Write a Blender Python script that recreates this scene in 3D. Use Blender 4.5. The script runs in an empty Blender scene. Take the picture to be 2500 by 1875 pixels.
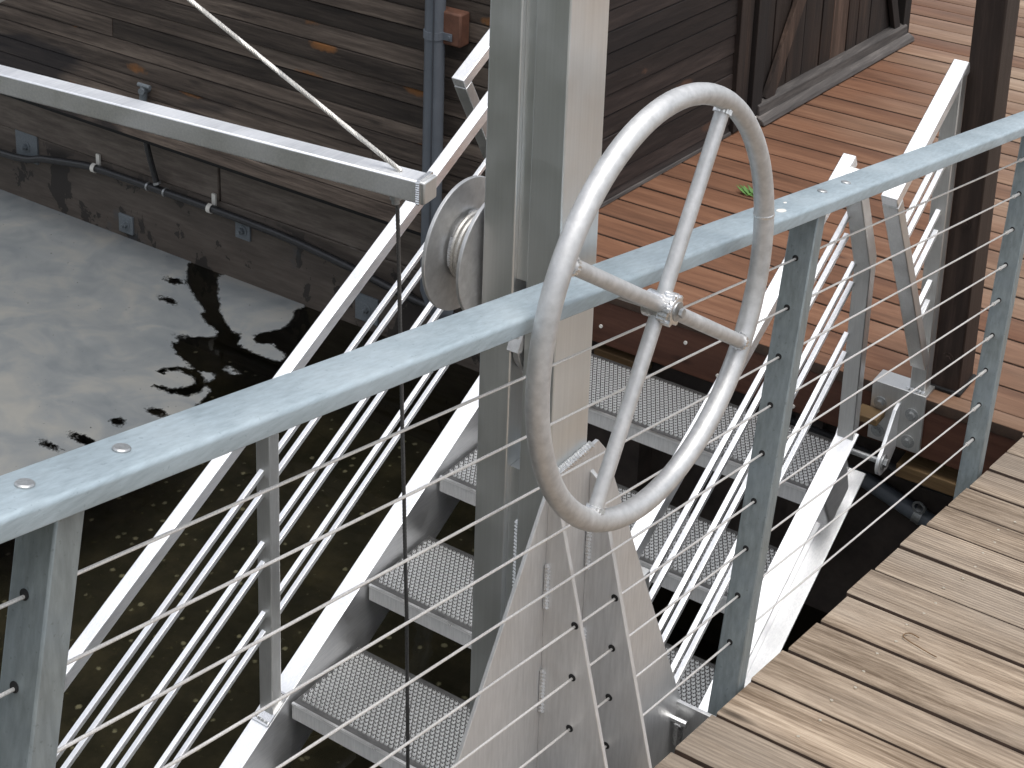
import bpy, bmesh, math, random
from mathutils import Vector, Matrix
random.seed(7)
rad = math.radians
# world axes: X = along the ramp / stairs (uphill of the stairs = +X), Y = across, Z up, water at z = 0
CAM_Z = 3.58; PITCH = 17.54; ROLL = 1.92; HEAD = 90 - 56.63
sc = bpy.context.scene
# ------------------------------------------------------------------ camera
p = rad(PITCH); a = rad(HEAD)
fh = Vector((math.cos(a), math.sin(a), 0)); rt0 = Vector((math.sin(a), -math.cos(a), 0)); k = Vector((0, 0, 1))
fwd = fh*math.cos(p) - k*math.sin(p); up0 = fh*math.sin(p) + k*math.cos(p)
r_ = rad(ROLL)
rt = rt0*math.cos(r_) + up0*math.sin(r_); up = -rt0*math.sin(r_) + up0*math.cos(r_)
cd = bpy.data.cameras.new('camera'); cam = bpy.data.objects.new('camera', cd); sc.collection.objects.link(cam)
cd.sensor_width = 36; cd.lens = 4199/2500*36; cd.shift_y = -0.3906; cd.clip_start = .05; cd.clip_end = 2000
cam.matrix_world = Matrix(((rt.x, up.x, -fwd.x, 0), (rt.y, up.y, -fwd.y, 0), (rt.z, up.z, -fwd.z, CAM_Z), (0, 0, 0, 1)))
sc.camera = cam
# ------------------------------------------------------------------ world and sun (overcast)
SUN_EL, SUN_AZ = 77, 262
w = bpy.data.worlds.new('World'); sc.world = w; w.use_nodes = True
nt = w.node_tree; nt.nodes.clear()
sky = nt.nodes.new('ShaderNodeTexSky'); sky.sky_type = 'NISHITA'; sky.sun_disc = False
sky.sun_elevation = rad(SUN_EL); sky.sun_rotation = rad(90-SUN_AZ); sky.air_density = 1.0; sky.dust_density = 3.0; sky.ozone_density = 1.0
hs = nt.nodes.new('ShaderNodeHueSaturation'); hs.inputs['Saturation'].default_value = .32
bg = nt.nodes.new('ShaderNodeBackground'); bg.inputs['Strength'].default_value = .14
ow = nt.nodes.new('ShaderNodeOutputWorld')
nt.links.new(sky.outputs[0], hs.inputs['Color']); nt.links.new(hs.outputs[0], bg.inputs['Color']); nt.links.new(bg.outputs[0], ow.inputs['Surface'])
sl = bpy.data.lights.new('sun', 'SUN'); sl.energy = 1.2; sl.angle = rad(45); sl.color = (1, .98, .95)
so = bpy.data.objects.new('sun', sl); sc.collection.objects.link(so)
d = Vector((math.cos(rad(SUN_AZ))*math.cos(rad(SUN_EL)), math.sin(rad(SUN_AZ))*math.cos(rad(SUN_EL)), math.sin(rad(SUN_EL))))
so.rotation_euler = d.to_track_quat('Z', 'Y').to_euler(); so.location = (0, 0, 12)
sc.view_settings.view_transform = 'Standard'; sc.view_settings.look = 'None'; sc.view_settings.exposure = 0.8; sc.view_settings.gamma = 1
sc.cycles.max_bounces = 8; sc.cycles.transparent_max_bounces = 12

# ------------------------------------------------------------------ material helpers
class NT:
    def __init__(s, name):
        s.m = bpy.data.materials.new(name); s.m.use_nodes = True; s.t = s.m.node_tree; s.t.nodes.clear()
        s.out = s.n('ShaderNodeOutputMaterial')
    def n(s, kind, ins=None, **kw):
        x = s.t.nodes.new(kind)
        for q, v in kw.items(): setattr(x, q, v)
        for q, v in (ins or {}).items():
            i = x.inputs[q]
            if hasattr(v, 'is_linked') or hasattr(v, 'links'): s.t.links.new(v, i)
            else: i.default_value = v
        return x
    def l(s, a, b): s.t.links.new(a, b)
    def coord(s, scale=(1, 1, 1), off=None):
        tc = s.n('ShaderNodeTexCoord'); v = tc.outputs['Object']
        if off is not None:
            v = s.n('ShaderNodeVectorMath', {0: v, 1: off}, operation='ADD').outputs[0]
        return s.n('ShaderNodeVectorMath', {0: v, 1: scale}, operation='MULTIPLY').outputs[0]
    def noise(s, vec, scale=1, detail=5, rough=.6, dist=0):
        return s.n('ShaderNodeTexNoise', {'Vector': vec, 'Scale': scale, 'Detail': detail, 'Roughness': rough, 'Distortion': dist}).outputs['Fac']
    def ramp(s, fac, stops, interp='LINEAR'):
        r = s.n('ShaderNodeValToRGB', {'Fac': fac}); cr = r.color_ramp; cr.interpolation = interp
        while len(cr.elements) < len(stops): cr.elements.new(.5)
        for e, (pos, c) in zip(cr.elements, stops):
            e.position = pos
            if not hasattr(c, '__len__'): c = (c, c, c)
            e.color = (*c, 1)
        return r.outputs['Color']
    def mix(s, fac, c1, c2, mode='MIX'):
        x = s.n('ShaderNodeMix', data_type='RGBA', blend_type=mode)
        for idx, v in ((0, fac), (6, c1), (7, c2)):
            i = x.inputs[idx]
            if hasattr(v, 'links'): s.t.links.new(v, i)
            else: i.default_value = (*v, 1) if hasattr(v, '__len__') and len(v) == 3 else v
        return x.outputs[2]
    def math(s, op, a, b=0.0, c=None):
        d_ = {0: a, 1: b}
        if c is not None: d_[2] = c
        return s.n('ShaderNodeMath', d_, operation=op).outputs[0]
    def bump(s, h, strength=.3, dist=.01, normal=None):
        d_ = {'Height': h, 'Strength': strength, 'Distance': dist}
        if normal is not None: d_['Normal'] = normal
        return s.n('ShaderNodeBump', d_).outputs[0]
    def rnd(s):
        return s.n('ShaderNodeAttribute', attribute_name='rnd').outputs['Fac']
    def pr(s, **ins):
        mp = {'base': 'Base Color', 'rough': 'Roughness', 'metal': 'Metallic', 'normal': 'Normal', 'spec': 'Specular IOR Level'}
        b = s.n('ShaderNodeBsdfPrincipled')
        for q, v in ins.items():
            i = b.inputs[mp.get(q, q)]
            if hasattr(v, 'links'): s.t.links.new(v, i)
            else: i.default_value = (*v, 1) if hasattr(v, '__len__') and len(v) == 3 else v
        s.l(b.outputs[0], s.out.inputs['Surface']); return b

def metal(name, col, rough=.42, metallic=1.0, streak=(30, 30, 2), var=.12, blotch=.15, tint=None, speck=0.0):
    s = NT(name)
    n1 = s.noise(s.coord(streak), 6, 4, .6); n2 = s.noise(s.coord(), 7, 5, .6)
    lo = tuple(c*(1-var) for c in col); hi = tuple(min(1, c*(1+var*.6)) for c in col)
    c = s.ramp(n1, [(.3, lo), (.7, hi)])
    if tint: c = s.mix(s.ramp(n2, [(.45, 0), (.75, blotch*3)]), c, tint)
    else: c = s.mix(s.ramp(n2, [(.35, blotch), (.65, 0)]), c, tuple(x*.6 for x in col))
    if speck:
        n3 = s.noise(s.coord(), 160, 2, .5)
        c = s.mix(s.ramp(n3, [(.66, 0), (.72, speck)]), c, tuple(x*.45 for x in col))
    r = s.ramp(n2, [(.3, max(.05, rough-.1)), (.7, min(1, rough+.12))])
    nb = s.noise(s.coord(tuple(x*4 for x in streak)), 5, 3, .6)
    s.pr(base=c, rough=r, metal=metallic, normal=s.bump(nb, .12, .002)); return s.m

M = {}
M['alum'] = metal('bright_aluminium', (.95, .96, .97), .46, .95, (3, 40, 40), var=.10, tint=(.66, .67, .69), blotch=.16)
M['alum_post'] = metal('mill_aluminium', (.66, .66, .645), .42, .92, (40, 40, 2), tint=(.46, .45, .43), var=.08)
M['column'] = metal('column_aluminium', (.74, .755, .75), .4, .9, (30, 30, .6), tint=(.62, .63, .61), var=.05, blotch=.08)
M['alum_tube'] = metal('tube_aluminium', (.58, .58, .575), .5, .75, (12, 12, 12), var=.16, blotch=.22)
M['weld'] = metal('weld_bead', (.86, .86, .85), .3, 1, (60, 60, 60), var=.3)
M['plate'] = metal('stained_plate', (.68, .68, .675), .5, .75, (30, 30, 3), tint=(.54, .52, .50), blotch=.15)
M['tread'] = None
M['lip'] = metal('tread_lip', (.84, .84, .83), .35, 1, (20, 4, 20), var=.1)
M['galv'] = metal('galvanised_rail', (.37, .44, .475), .56, .6, (6, 30, 30), var=.16, tint=(.50, .55, .575), speck=.3)
M['galv_post'] = metal('galvanised_post', (.25, .285, .29), .52, .5, (20, 20, 4), var=.22, tint=(.25, .30, .34), speck=.4)
M['cable'] = metal('stainless_cable', (.74, .72, .69), .42, .6, (90, 90, 90), var=.25)
M['rope'] = metal('wire_rope_steel', (.62, .60, .56), .5, .7, (60, 60, 60), var=.3)
M['rope_dark'] = metal('greased_wire_rope', (.16, .155, .15), .45, .7, (60, 60, 60), var=.35)
M['bolt'] = metal('zinc_bolt', (.42, .43, .43), .42, .8, (40, 40, 40), var=.25)
M['screw'] = metal('tan_screw', (.62, .56, .46), .4, .6, (40, 40, 40), var=.2)
M['bolt_grey'] = metal('painted_bolt', (.15, .17, .185), .6, .2, (40, 40, 40), var=.25)

def flat(name, col, rough=.6, var=.2, scale=18, bump=.15):
    s = NT(name); n1 = s.noise(s.coord(), scale, 5, .65)
    c = s.ramp(n1, [(.3, tuple(x*(1-var) for x in col)), (.7, tuple(min(1, x*(1+var)) for x in col))])
    s.pr(base=c, rough=rough, normal=s.bump(n1, bump, .003)); return s.m
M['pvc'] = flat('grey_pvc', (.115, .13, .15), .42, .12, 10, .03)
M['pvc_line'] = flat('grey_pvc_seam', (.05, .055, .065), .5, .1)
M['hose'] = flat('black_hose', (.022, .022, .023), .38, .4, 60, .2)
M['white_clip'] = flat('white_clip', (.62, .6, .55), .5, .15)
M['black'] = flat('dark_hole', (.006, .006, .006), .8, .1)
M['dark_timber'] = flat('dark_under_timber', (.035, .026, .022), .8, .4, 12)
M['white_plug'] = flat('white_plug', (.75, .73, .66), .45, .1)
def tread_mat():
    s = NT('grip_tread'); r = s.rnd(); n1 = s.noise(s.coord((30, 6, 30)), 4, 4, .6)
    a_ = s.ramp(n1, [(.3, (.085, .085, .085)), (.7, (.14, .14, .138))])
    s.pr(base=s.mix(s.ramp(r, [(.7, 0), (.75, 1)]), a_, (.80, .80, .79)), rough=s.ramp(r, [(.7, .5), (.75, .3)]), metal=.85); return s.m  # bump highlights put into the colour: brighter bumps on a darker sheet
M['tread'] = tread_mat()
M['leaf'] = flat('green_leaf', (.07, .16, .03), .5, .3, 60)
M['needle'] = flat('dry_needle', (.14, .08, .035), .7, .3, 60)
M['needle_y'] = flat('yellow_needle', (.30, .24, .05), .7, .3, 60)
M['rust_wood'] = flat('cedar_block', (.115, .05, .03), .7, .3, 25)

def wood(name, cols, along='Y', fine=55, ridges=0.0, weather=None, knots=.5, dark=None, rough=.72, rndamp=.35, spots=None, bumpd=.003, tight=0):
    """cols = (dark grain, mid, light); grain runs along an axis."""
    s = NT(name); r = s.rnd()
    off = s.n('ShaderNodeCombineXYZ', {'X': s.math('MULTIPLY', r, 7.3), 'Y': s.math('MULTIPLY', r, 31.7), 'Z': s.math('MULTIPLY', r, 11.1)}).outputs[0]
    st = {'X': (.06, 1, 1), 'Y': (1, .06, 1), 'Z': (1, 1, .06)}[along]
    st2 = {'X': (.25, 1, 1), 'Y': (1, .25, 1), 'Z': (1, 1, .25)}[along]
    v = s.coord(st, off); v2 = s.coord(st2, off)
    warp = s.noise(v2, 3.2, 3, .5)
    vv = s.n('ShaderNodeVectorMath', {0: v, 1: s.n('ShaderNodeVectorMath', {0: s.n('ShaderNodeCombineXYZ', {'X': warp, 'Y': warp, 'Z': warp}).outputs[0], 1: (.05, .05, .05)}, operation='MULTIPLY').outputs[0]}, operation='ADD').outputs[0]
    g1 = s.noise(vv, fine, 6, .7); g2 = s.noise(vv, fine*.22, 4, .6)
    g = s.math('ADD', s.math('MULTIPLY', g1, .62), s.math('MULTIPLY', g2, .38))
    c = s.ramp(g, [(.33+tight, cols[0]), (.5, cols[1]), (.66-tight, cols[2])])
    # per board tone
    tone = s.math('ADD', s.math('MULTIPLY', r, rndamp*2), 1-rndamp)
    c = s.mix(1.0, c, s.n('ShaderNodeCombineXYZ', {'X': tone, 'Y': tone, 'Z': tone}).outputs[0], 'MULTIPLY')
    if weather:      # (colour, scale, low, high) patches of weathering
        wn = s.noise(s.coord(st2), weather[1], 5, .6, .3)
        c = s.mix(s.ramp(wn, [(weather[2], 0), (weather[3], .8)]), c, weather[0])
    if dark:
        dn = s.noise(s.coord(st2, off), dark[1], 4, .55, .5)
        c = s.mix(s.ramp(dn, [(dark[2], 0), (dark[3], .9)]), c, dark[0])
    if knots:
        vo = s.n('ShaderNodeTexVoronoi', {'Vector': s.coord({'X': (2, 7, 7), 'Y': (7, 2, 7), 'Z': (7, 7, 2)}[along], off), 'Scale': 1.0, 'Randomness': 1.0})
        kk = s.ramp(vo.outputs['Distance'], [(.035, knots), (.1, 0)])
        c = s.mix(kk, c, tuple(x*.3 for x in cols[0]))
    if spots:
        vo = s.n('ShaderNodeTexVoronoi', {'Vector': s.coord({'X': (1.6, 5, 5), 'Y': (5, 1.6, 5), 'Z': (5, 5, 1.6)}[along], off), 'Scale': 1.0})
        sp = s.math('SUBTRACT', vo.outputs['Distance'], s.math('MULTIPLY', s.noise(s.coord(), 30, 3, .6), .12))
        c = s.mix(s.ramp(sp, [(-.01, .95), (.045, .5), (.075, 0)]), c, spots)
    h = g1
    nrm = s.bump(g1, .55, bumpd)
    if ridges:
        ax = {'X': 'Y', 'Y': 'X', 'Z': 'X'}[along]
        wv = s.n('ShaderNodeTexWave', {'Vector': s.coord((1, .1, 1), off), 'Scale': ridges, 'Distortion': 1.6, 'Detail': 2, 'Detail Scale': 1.5}, bands_direction=ax).outputs['Fac']
        msk = s.ramp(s.math('FRACT', s.math('MULTIPLY', r, 17.3)), [(.25, 0), (.5, 1)])
        c = s.mix(s.math('MULTIPLY', s.math('MULTIPLY', s.ramp(wv, [(.0, 1), (.55, 0)]), msk), .45), c, tuple(x*.55 for x in cols[0]))
        nrm = s.bump(wv, .5, .0015, nrm)
    s.pr(base=c, rough=rough, normal=nrm, spec=.3); return s.m
M['ramp_wood'] = wood('weathered_ramp_boards', ((.115, .079, .05), (.255, .194, .138), (.40, .318, .236)), 'Y', 105, 30, weather=((.27, .23, .188), 2.2, .45, .75), knots=.85, dark=((.07, .045, .029), 2.6, .60, .76), rndamp=.20, tight=.05, bumpd=.005)
M['deck_wood'] = None
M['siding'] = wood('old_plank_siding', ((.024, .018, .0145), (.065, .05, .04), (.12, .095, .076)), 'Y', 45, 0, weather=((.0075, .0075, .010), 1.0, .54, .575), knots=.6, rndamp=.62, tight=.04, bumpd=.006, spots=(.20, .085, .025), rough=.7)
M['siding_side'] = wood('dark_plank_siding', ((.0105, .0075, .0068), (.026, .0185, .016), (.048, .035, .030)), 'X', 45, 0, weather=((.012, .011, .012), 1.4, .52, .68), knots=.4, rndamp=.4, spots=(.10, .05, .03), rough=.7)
M['door_wood'] = wood('old_door_boards', ((.014, .009, .007), (.040, .025, .018), (.085, .055, .041)), 'Z', 45, 0, weather=((.014, .013, .013), 1.4, .5, .62), knots=.5, rndamp=.6, rough=.72)
M['sill_wood'] = wood('grey_sill', ((.03, .027, .026), (.065, .058, .054), (.14, .125, .115)), 'X', 45, 0, weather=((.022, .02, .02), 1.8, .48, .65), knots=.4, rndamp=.3, rough=.75)
M['fascia_wood'] = wood('red_fascia', ((.05, .020, .0125), (.074, .031, .0195), (.10, .044, .028)), 'Y', 40, 0, knots=.6, rndamp=.1, rough=.62)
M['post_wood'] = wood('dark_brown_post', ((.016, .0105, .0085), (.028, .019, .0155), (.055, .037, .03)), 'Z', 40, 0, knots=.3, rndamp=.1, rough=.55)
M['edge_shade'] = flat('board_edge_gap_shade', (.035, .019, .011), .8, .4, 30)  # shade of the board gaps, put into the colour of the side faces
M['tan_timber'] = wood('raw_timber', ((.07, .040, .018), (.125, .078, .036), (.19, .125, .062)), 'Y', 40, 0, knots=.3, rndamp=.1)

def deck_mat():
    s = NT('red_brown_deck_boards'); r = s.rnd()
    off = s.n('ShaderNodeCombineXYZ', {'X': s.math('MULTIPLY', r, 7.3), 'Y': s.math('MULTIPLY', r, 31.7), 'Z': 0.0}).outputs[0]
    g1 = s.noise(s.coord((1, .06, 1), off), 55, 6, .7); g2 = s.noise(s.coord((1, .12, 1), off), 9, 4, .6)
    g = s.math('ADD', s.math('MULTIPLY', g1, .5), s.math('MULTIPLY', g2, .5))
    red = s.ramp(g, [(.32, (.075, .034, .018)), (.5, (.142, .066, .036)), (.68, (.21, .107, .061))])
    tan = s.ramp(g, [(.32, (.125, .084, .055)), (.5, (.215, .155, .107)), (.68, (.315, .243, .18))])
    sep = s.n('ShaderNodeSeparateXYZ', {'Vector': s.n('ShaderNodeTexCoord').outputs['Object']})
    # the worn walkway is silvered where the roof does not cover it: further back and away from the house
    f = s.math('ADD', s.math('MULTIPLY', s.math('SUBTRACT', sep.outputs['X'], 5.5), .24), s.math('MULTIPLY', s.math('SUBTRACT', 2.05, sep.outputs['Y']), .5))
    f = s.math('ADD', f, s.math('MULTIPLY', s.math('SUBTRACT', s.noise(s.coord((1, .4, 1)), 2.0, 4, .6), .5), 1.0))
    f = s.math('ADD', f, s.math('MULTIPLY', s.math('SUBTRACT', r, .5), .35))
    c = s.mix(s.ramp(f, [(.02, 0), (.75, 1)]), red, tan)
    tone = s.math('ADD', s.math('MULTIPLY', r, .3), .85)
    c = s.mix(1.0, c, s.n('ShaderNodeCombineXYZ', {'X': tone, 'Y': tone, 'Z': tone}).outputs[0], 'MULTIPLY')
    vo = s.n('ShaderNodeTexVoronoi', {'Vector': s.coord((7, 2, 7), off), 'Scale': 1.0})
    c = s.mix(s.ramp(vo.outputs['Distance'], [(.03, .7), (.08, 0)]), c, (.04, .02, .014))
    s.pr(base=c, rough=.66, spec=.3, normal=s.bump(g1, .45, .003)); return s.m
M['deck_wood'] = deck_mat()

def base_beam_mat():
    """old painted float beams: grey-brown wood with ragged black peeled patches and blue-grey paint round the bolt plates"""
    s = NT('float_beam_paint'); r = s.rnd()
    off = s.n('ShaderNodeCombineXYZ', {'X': 0.0, 'Y': s.math('MULTIPLY', r, 9.7), 'Z': s.math('MULTIPLY', r, 3.1)}).outputs[0]
    g1 = s.noise(s.coord((1, .1, 1), off), 45, 6, .7); g3 = s.noise(s.coord((1, .3, 1), off), 14, 5, .65)
    g = s.math('ADD', s.math('MULTIPLY', g1, .6), s.math('MULTIPLY', g3, .4))
    c = s.ramp(g, [(.33, (.055, .043, .036)), (.5, (.108, .088, .073)), (.68, (.175, .148, .124))])
    bn = s.noise(s.coord((1, 1.2, .9)), 4.6, 6, .6, .3)
    sep = s.n('ShaderNodeSeparateXYZ', {'Vector': s.n('ShaderNodeTexCoord').outputs['Object']})
    low = s.ramp(sep.outputs['Z'], [(.30, 1), (.36, 0)])
    c = s.mix(s.math('MULTIPLY', s.ramp(bn, [(.56, 0), (.57, .97)]), low), c, (.007, .0075, .0095))
    c = s.mix(s.math('MULTIPLY', low, .5), c, (.052, .043, .036)); bl = s.noise(s.coord(), 3.1, 4, .6)
    c = s.mix(s.math('MULTIPLY', s.ramp(bl, [(.6, 0), (.68, .6)]), low), c, (.05, .062, .072))
    vo = s.n('ShaderNodeTexVoronoi', {'Vector': s.coord((3, 3, 9)), 'Scale': 1.0})
    c = s.mix(s.math('MULTIPLY', s.ramp(vo.outputs['Distance'], [(.05, .8), (.12, 0)]), s.math('SUBTRACT', 1.0, low)), c, (.24, .21, .185))
    s.pr(base=c, rough=.6, spec=.35, normal=s.bump(g1, .4, .003)); return s.m
M['beam'] = base_beam_mat()

def water_mat():
    s = NT('dark_clear_water')
    rip = s.noise(s.coord((1, 1, 1)), 3.5, 3, .5)
    nrm = s.bump(rip, .12, .02)
    fr = s.n('ShaderNodeFresnel', {'IOR': 1.33, 'Normal': nrm})
    tr = s.n('ShaderNodeBsdfTransparent', {'Color': (.52, .53, .45, 1)})
    gl = s.n('ShaderNodeBsdfGlossy', {'Color': (1, 1, 1, 1), 'Roughness': .03, 'Normal': nrm})
    mx = s.n('ShaderNodeMixShader', {0: fr.outputs[0], 1: tr.outputs[0], 2: gl.outputs[0]})
    s.l(mx.outputs[0], s.out.inputs['Surface']); return s.m
M['water'] = water_mat()

def film_mat():
    s = NT('grey_surface_film')
    sd = s.n('ShaderNodeAttribute', attribute_name='sdf').outputs['Fac']
    n1 = s.noise(s.coord(), 22, 6, .7, .2); n2 = s.noise(s.coord(), 120, 3, .6)
    e = s.math('ADD', sd, s.math('ADD', s.math('MULTIPLY', s.math('SUBTRACT', n1, .5), .05), s.math('MULTIPLY', s.math('SUBTRACT', n2, .5), .022)))
    msk = s.ramp(s.math('ADD', s.math('MULTIPLY', e, 10), .5), [(.45, 0), (.55, 1)])
    pin = s.ramp(s.noise(s.coord(), 75, 2, .5), [(.755, 0), (.775, 1)])
    msk = s.math('MULTIPLY', msk, s.math('SUBTRACT', 1.0, pin))
    a1 = s.noise(s.coord((1, 1, 1)), 2.6, 5, .55, .9); a2 = s.noise(s.coord((1, .6, 1)), 6.5, 4, .5, 1.2)
    c = s.ramp(s.math('ADD', s.math('MULTIPLY', a1, .55), s.math('MULTIPLY', a2, .45)), [(.36, (.135, .148, .156)), (.5, (.172, .182, .184)), (.64, (.225, .224, .208))])
    c = s.mix(s.ramp(s.noise(s.coord(), 140, 2, .5), [(.7, 0), (.8, .25)]), c, (.10, .10, .095))
    b = s.n('ShaderNodeBsdfPrincipled', {'Roughness': .16, 'Specular IOR Level': .5, 'Normal': s.bump(s.noise(s.coord((1, .6, 1)), 3.6, 2, .4, .6), .3, .04)}); s.l(c, b.inputs['Base Color'])
    tr = s.n('ShaderNodeBsdfTransparent')
    mx = s.n('ShaderNodeMixShader', {0: msk, 1: tr.outputs[0], 2: b.outputs[0]})
    s.l(mx.outputs[0], s.out.inputs['Surface']); return s.m
M['film'] = film_mat()

def bed_mat():
    s = NT('muddy_seabed')
    n1 = s.noise(s.coord(), 5, 6, .65); n2 = s.noise(s.coord(), 26, 5, .7)
    c = s.ramp(n1, [(.3, (.016, .014, .010)), (.5, (.036, .030, .022)), (.7, (.075, .060, .042))])
    vo = s.n('ShaderNodeTexVoronoi', {'Vector': s.coord(), 'Scale': 15.0})
    q = s.math('ADD', vo.outputs['Distance'], s.math('MULTIPLY', n2, .45))
    c = s.mix(s.ramp(q, [(.30, .9), (.40, 0)]), c, (.40, .36, .29))
    c = s.mix(s.ramp(n2, [(.62, 0), (.7, .5)]), c, (.16, .14, .07))
    s.pr(base=c, rough=.9); return s.m
M['bed'] = bed_mat()
M['bank'] = flat('shore_bank_scrub', (.055, .06, .042), .9, .6, 2.5, .3)

# ------------------------------------------------------------------ mesh builder
C = sc.collection
X, Y, Z = Vector((1, 0, 0)), Vector((0, 1, 0)), Vector((0, 0, 1))
V = lambda *t: Vector(t)
class MB:
    def __init__(s): s.v = []; s.f = []; s.r = []; s.cur = 0.5; s.edge = set()
    def face(s, idx): s.f.append(idx); s.r.append(s.cur)
    def add(s, pts, faces):
        b = len(s.v); s.v += [Vector(q) for q in pts]
        for f in faces: s.face([b+i for i in f])
    def box(s, lo, hi):
        (a, b, c), (d, e, f) = lo, hi
        s.add([(a,b,c),(d,b,c),(d,e,c),(a,e,c),(a,b,f),(d,b,f),(d,e,f),(a,e,f)], [(0,3,2,1),(4,5,6,7),(0,1,5,4),(1,2,6,5),(2,3,7,6),(3,0,4,7)]); return s
    def prism(s, poly, o, ex, ey, ez):
        """poly: 2D outline in (ex, ey); extruded by the vector ez from o."""
        n = len(poly); pts = [o + ex*q[0] + ey*q[1] for q in poly]; pts += [q + ez for q in pts]
        s.add(pts, [tuple(range(n-1, -1, -1)), tuple(range(n, 2*n))] + [(i, (i+1) % n, n+(i+1) % n, n+i) for i in range(n)]); return s
    def bar(s, p0, p1, w, h, side=None):
        """square-cut bar; w along side, h along the other normal"""
        p0, p1 = Vector(p0), Vector(p1); d_ = (p1-p0).normalized(); sd = (side or Y); sd = (sd - d_*sd.dot(d_)).normalized(); n_ = d_.cross(sd).normalized()
        s.prism([(-w/2, -h/2), (w/2, -h/2), (w/2, h/2), (-w/2, h/2)], p0, sd, n_, p1-p0); return s
    def tube(s, pts, r, n=12, closed=False, cap=True):
        pts = [Vector(q) for q in pts]; m = len(pts); rings = []; prev = None
        for i, q in enumerate(pts):
            if closed: t = (pts[(i+1) % m]-pts[i-1])
            else: t = pts[min(i+1, m-1)]-pts[max(i-1, 0)]
            t.normalize()
            if prev is None:
                ref = Z if abs(t.z) < .9 else X; u_ = t.cross(ref).normalized()
            else: u_ = (prev - t*prev.dot(t)).normalized()
            prev = u_; w_ = t.cross(u_); rr = r[i] if hasattr(r, '__len__') else r
            rings.append([q + (u_*math.cos(2*math.pi*j/n) + w_*math.sin(2*math.pi*j/n))*rr for j in range(n)])
        b = len(s.v)
        for g in rings: s.v += g
        for i in range(m if closed else m-1):
            i2 = (i+1) % m
            for j in range(n): s.face([b+i*n+j, b+i*n+(j+1) % n, b+i2*n+(j+1) % n, b+i2*n+j])
        if cap and not closed:
            s.face([b+j for j in range(n-1, -1, -1)]); s.face([b+(m-1)*n+j for j in range(n)])
        return s
    def cyl(s, p0, p1, r, n=16): return s.tube([p0, p1], r, n)
    def mesh(s, name, origin=V(0, 0, 0), smooth=35):
        me = bpy.data.meshes.new(name); me.from_pydata([q-origin for q in s.v], [], s.f)
        at = me.attributes.new('rnd', 'FLOAT', 'FACE')
        for i, q in enumerate(s.r): at.data[i].value = q
        for i in s.edge: me.polygons[i].material_index = 1
        bm = bmesh.new(); bm.from_mesh(me); bmesh.ops.recalc_face_normals(bm, faces=bm.faces); bm.to_mesh(me); bm.free()
        for q in me.polygons: q.use_smooth = True
        me.set_sharp_from_angle(angle=rad(smooth)); return me
    def build(s, name, mat, parent=None, bevel=0, seg=2, smooth=35):
        origin = parent.matrix_world.translation.copy() if parent else V(0, 0, 0)
        if parent:
            origin = V(0, 0, 0); q = parent
            while q: origin = origin + q.location; q = q.parent
        me = s.mesh(name, origin, smooth); me.materials.append(mat)
        o = bpy.data.objects.new(name, me); C.objects.link(o)
        if parent: o.parent = parent
        if bevel:
            b = o.modifiers.new('bevel', 'BEVEL'); b.width = bevel; b.segments = seg; b.limit_method = 'ANGLE'; b.angle_limit = rad(40)
        return o
def tag(o, label, cat, group=None):
    o['label'] = label; o['category'] = cat
    if group: o['group'] = group
    return o
def thing(name, loc, label, cat, group=None):
    o = bpy.data.objects.new(name, None); C.objects.link(o); o.location = loc; o.empty_display_size = .1
    return tag(o, label, cat, group)
def kind(o, k_): o['kind'] = k_; return o
def hexbolt(mb, c, ax, r=.011, h=.008, washer=True):
    ax = Vector(ax).normalized()
    if washer: mb.cyl(c, c+ax*.003, r*1.75, 20)
    mb.tube([c+ax*.003, c+ax*(.003+h)], r, 6)

# ------------------------------------------------------------------ geometry constants
DEL = rad(-11.3); SIG = rad(28.07)
UR = V(math.cos(DEL), 0, math.sin(DEL)); NR = V(-math.sin(DEL), 0, math.cos(DEL))     # ramp slope and normal
US = V(math.cos(SIG), 0, math.sin(SIG)); NS = V(-math.sin(SIG), 0, math.cos(SIG))     # stair slope and normal
O = V(0, 0, CAM_Z)
def RP(ur, y, n): return O + UR*ur + NR*n + V(0, y, 0)          # a point in ramp coordinates
RAMP_N = -1.565; D2 = .96; XF = 4.376; F0 = V(4.043, 0, .7475)
def SP(x, y, h):                                                # point h above the nosing line, measured square to it
    t = (x - F0.x - NS.x*h)/US.x; return F0 + US*t + NS*h + V(0, y, 0)

# ------------------------------------------------------------------ setting: water, bed, film, bank
mb = MB(); mb.add([(-4, -600, 0), (900, -600, 0), (900, 900, 0), (-4, 900, 0)], [(0, 1, 2, 3)]); kind(mb.build('water', M['water']), 'structure')
mb = MB(); mb.add([(-6, -600, -.42), (900, -600, -.42), (900, 900, -.62), (-6, 900, -.42)], [(0, 1, 2, 3)]); kind(mb.build('seabed', M['bed']), 'structure')
mb = MB(); N_ = 60
prof = [(-4.0, -.7), (-5.5, 1.2), (-7, 3.0), (-9, 3.4), (-13, 5.5), (-18, 8.0), (-24, 10.0), (-24, -1)]
for j in range(N_+1):
    y_ = -60 + 120*j/N_
    for i, (x_, z_) in enumerate(prof):
        amp = 0 if i in (0, 7) else .8
        if abs(y_) < 4 and i < 4: amp *= .1
        mb.v.append(V(x_ + amp*math.sin(j*1.7+i), y_, z_ + amp*math.sin(j*2.3+i*1.9)))
for j in range(N_):
    for i in range(7): mb.face([j*8+i, j*8+i+1, j*8+8+i+1, j*8+8+i])
kind(mb.build('shore_bank', M['bank']), 'structure')

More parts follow.
